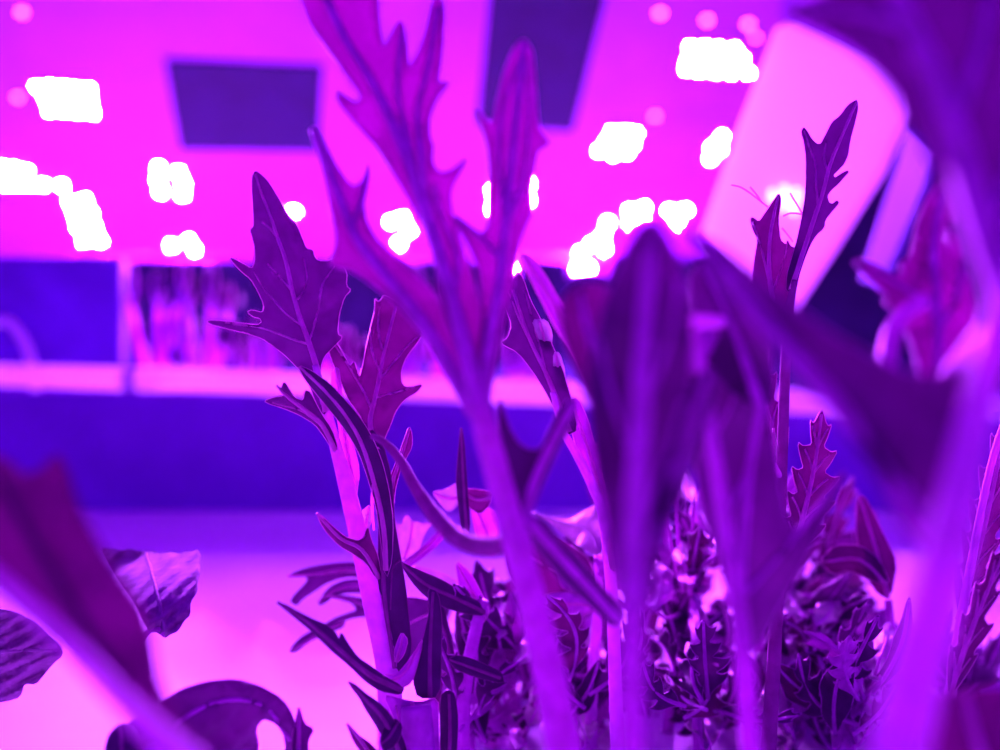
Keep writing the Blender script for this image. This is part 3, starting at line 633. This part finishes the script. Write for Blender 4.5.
leaf(H3, [(104,760),(112,738),(130,722),(148,715),(165,700),(182,689),(205,682),(235,679),(260,686),(282,699),(293,716),(298,740),(300,775),(285,775),(286,738),(277,723),(263,718),(255,728),(259,748),(250,775),(104,775)], [(150,775),(170,730),(215,702),(262,704),(290,740)], .16, .178, .35, .3, .003, .03, 7, .0004, m='leaf', lit_edge=1, ribr=(2.6, 1.2), ripple=(.0007, .2, .7, .7), ribm='stem')
leaf(H3, [(299,705),(304,724),(314,729),(308,740),(308,755),(302,775),(290,775),(292,740)], [(297,773),(299,740),(299,708)], .172, .178, .3, 0, 0, .05, 6, .0004, m='leaf', lit_edge=.8, ribr=(1.6, .6))
leaf(H3, [(104,752),(108,735),(120,723),(135,728),(140,748),(135,775),(104,775)], [(122,770),(122,750),(120,728)], .155, .16, .4, 0, .001, .05, 7, .0004, m='dleaf', lit_edge=.6, ribr=(1.3, 0.5), ribm='dstem')

# --- the dense low growth between the stalks
R = plant('dark red single-leaf plant in the violet gap left of the thick magenta stalk', 880, .25)
stalk(R, [(905, 761, .25, 6), (898, 680, .25, 5), (888, 600, .25, 4)], 'stem')
leaf(R, [(857,496),(865,497),(873,512),(886,540),(897,562),(890,600),(874,590),(862,562),(856,530)], [(888,598),(876,550),(860,498)], .25, .262, .4, 0, .002, .05, 6, m='leafred', lit_edge=.8, ribr=(2, .8))
leaf(R, [(820,560),(835,545),(860,545),(880,560),(890,585),(870,580),(850,570),(832,574)], [(886,585),(860,560),(824,562)], .25, .256, .3, .2, .003, .05, 6, m='leafred', lit_edge=.8, ribr=(1.6, .7))

rnd = random.Random(21)
FILL = [   # px of the foot, distance, label, crown centre (x, y), spread
 (520, .265, 'low bushy plant with pale leaves between the thick centre stalk and the dark blades', (505, 655), 60, 90),
 (590, .25, 'low bushy plant crowded under the pale curled leaf', (575, 680), 55, 70),
 (668, .27, 'dense crinkled plant in the gap between the two upright blurred stalks', (690, 560), 55, 130),
 (700, .235, 'low bushy plant at the bottom between the two upright blurred stalks', (695, 680), 55, 70),
 (800, .27, 'low plant with bright magenta leaf backs right of the violet stalk', (800, 640), 55, 90),
 (850, .24, 'low bushy plant at the bottom left of the thick magenta stalk', (850, 690), 55, 80),
 (470, .24, 'low bushy plant with pale gaps at the bottom right of the low spiky plant', (470, 715), 45, 50),
 (760, .30, 'dark leafy plant farther back behind the violet stalk', (745, 500), 70, 130),
 (560, .33, 'leafy plant farther back in the gap right of the thick centre stalk', (555, 650), 60, 110),
 (640, .35, 'leafy plant farther back at the rear of the pale vertical stalk', (640, 600), 70, 120),
 (720, .36, 'leafy plant farther back in line with the violet stalk, low down', (715, 650), 60, 110),
 (800, .34, 'leafy plant farther back beneath the slender plant before the bright board', (795, 560), 60, 110),
 (870, .33, 'leafy plant farther back beside the thick magenta stalk', (865, 640), 55, 100),
 (500, .31, 'leafy plant farther back left of the thick centre stalk, low down', (490, 690), 55, 70),
 (620, .30, 'leafy plant low at the bottom edge between the centre and vertical stalks', (620, 720), 60, 60),
 (745, .29, 'leafy plant low at the bottom edge beneath the violet stalk', (745, 725), 60, 60),
 (815, .28, 'leafy plant low at the bottom edge right of the violet stalk', (820, 725), 50, 60),
 (960, .30, 'leafy plant low beyond the thick magenta stalk at the right border', (965, 690), 50, 60),
]
fillers = []
for px, d, lab, (cx, cy), sx, sy in FILL:
    t = plant(lab, px, d)
    fillers.append(t)
    fy = 375 + CZ / d * F
    stalk(t, [(px, fy, d, 6), (px + (cx - px) * .4, fy + (cy - fy) * .5, d, 5.5), (cx, cy + sy * .35, d, 4)], 'stem', sides=8)
    for i in range(13):
        a = rnd.uniform(-2.5, -.6) if i % 3 else rnd.uniform(-3.3, .2)
        b = (cx + rnd.uniform(-.5, .5) * sx, cy + rnd.uniform(-.1, .6) * sy)
        L = rnd.uniform(55, 120)
        e = (b[0] + math.cos(a) * L * .8, b[1] + math.sin(a) * L)
        dd = d + rnd.uniform(-.025, .025)
        if rnd.random() < .75:
            o_, r_, v_ = lobed(b, e, rnd.uniform(11, 21), rnd.choice((3, 4)), rnd.uniform(-.22, .22), rnd.uniform(.6, .8), 1.2, .1, rnd.uniform(-.3, .3))
        else:
            o_, r_, v_ = oval(b, e, rnd.uniform(9, 17), rnd.uniform(-.3, .3), .25)
        m_ = rnd.choice(('leaf', 'dleaf', 'dleaf', 'leafred', 'stem', 'leaf'))
        leaf(t, o_, r_, dd, dd + rnd.uniform(-.03, .03), rnd.uniform(.2, .9), rnd.uniform(-.9, .9), .008, .045, 7, .0003, m_, .6, (1.6, .7), (), .7, 'bstem' if m_ == 'leafred' else 'stem')
LIT_CURL = [(650, 582, 17, 28, .25, 2), (712, 715, 18, 30, .25, 3), (663, 493, 9, 16, .26, 2), (690, 485, 9, 18, .26, 2), (708, 512, 8, 22, .26, 2), (683, 552, 8, 12, .25, 2), (692, 573, 9, 11, .25, 2), (712, 540, 9, 14, .25, 2), (672, 425, 10, 14, .26, 2),
        (452, 690, 12, 20, .25, 6), (468, 712, 10, 22, .25, 6), (500, 615, 12, 24, .25, 0), (520, 640, 10, 26, .25, 0), (540, 700, 14, 26, .26, 0), (512, 730, 20, 22, .26, 0), (580, 720, 14, 22, .25, 1), (600, 745, 16, 20, .25, 1), (605, 640, 8, 24, .26, 1), (690, 620, 8, 36, .25, 3),
        (775, 650, 16, 26, .26, 4), (800, 620, 24, 30, .27, 4), (820, 605, 14, 20, .27, 4), (790, 700, 16, 34, .26, 4), (780, 735, 20, 22, .26, 4), (770, 715, 10, 14, .26, 4), (885, 640, 14, 18, .24, 5), (873, 665, 12, 16, .24, 5), (862, 715, 11, 22, .24, 5), (840, 735, 12, 20, .24, 5)]

for x, y, w_, h_, d, k in LIT_CURL:  # pale pieces stand in for lamp-lit leaf backs and bright gaps
    tl = rnd.uniform(-.5, .5); dd = d - .022
    o_, r_, v_ = oval((x - tl * h_, y + h_), (x + tl * h_, y - h_), w_, rnd.uniform(-.3, .3), .35)
    leaf(fillers[k], o_, r_, dd, dd + .03, .8, rnd.uniform(-.8, .8), .016, .09, 4.5, .0003, rnd.choice(('pale', 'bstem', 'pale')), .5, (1, .4), (), .6, 'bstem')
    px_, d_, _, (cx, cy), sx, sy = FILL[k]
    stalk(fillers[k], [(x - tl * h_, y + h_, dd, 1.6), ((x + cx) / 2, max(y + h_, cy) + 8, (dd + d_) / 2, 2.2), (cx, cy + sy * .35, d_, 3)], 'stem', 'petiole', 8)


# ------------------------------------------------------------------ world, camera
w = bpy.data.worlds.new('World'); S.world = w; w.use_nodes = True
bg = w.node_tree.nodes['Background']; bg.inputs[0].default_value = (.22, .002, 1, 1); bg.inputs[1].default_value = 1.0
cam = bpy.data.cameras.new('Camera'); co = bpy.data.objects.new('Camera', cam); C.objects.link(co)
co.location = (0, 0, CZ); co.rotation_euler = (math.pi / 2, 0, 0)
cam.sensor_width = 36; cam.lens = 36 * F / 1000; cam.clip_start = .005; cam.clip_end = 50
cam.dof.use_dof = True; cam.dof.focus_distance = .20; cam.dof.aperture_fstop = cam.lens / 3.8; cam.dof.aperture_blades = 0
S.camera = co
S.view_settings.view_transform = 'Standard'; S.view_settings.look = 'None'
S.view_settings.gamma = 1; S.view_settings.use_curve_mapping = False
S.view_settings.exposure = 0
S.cycles.use_denoising = True
S.cycles.sample_clamp_indirect = 200
S.cycles.max_bounces = 8; S.cycles.diffuse_bounces = 5; S.cycles.transmission_bounces = 6; S.cycles.transparent_max_bounces = 6
S.cycles.caustics_reflective = False; S.cycles.caustics_refractive = False
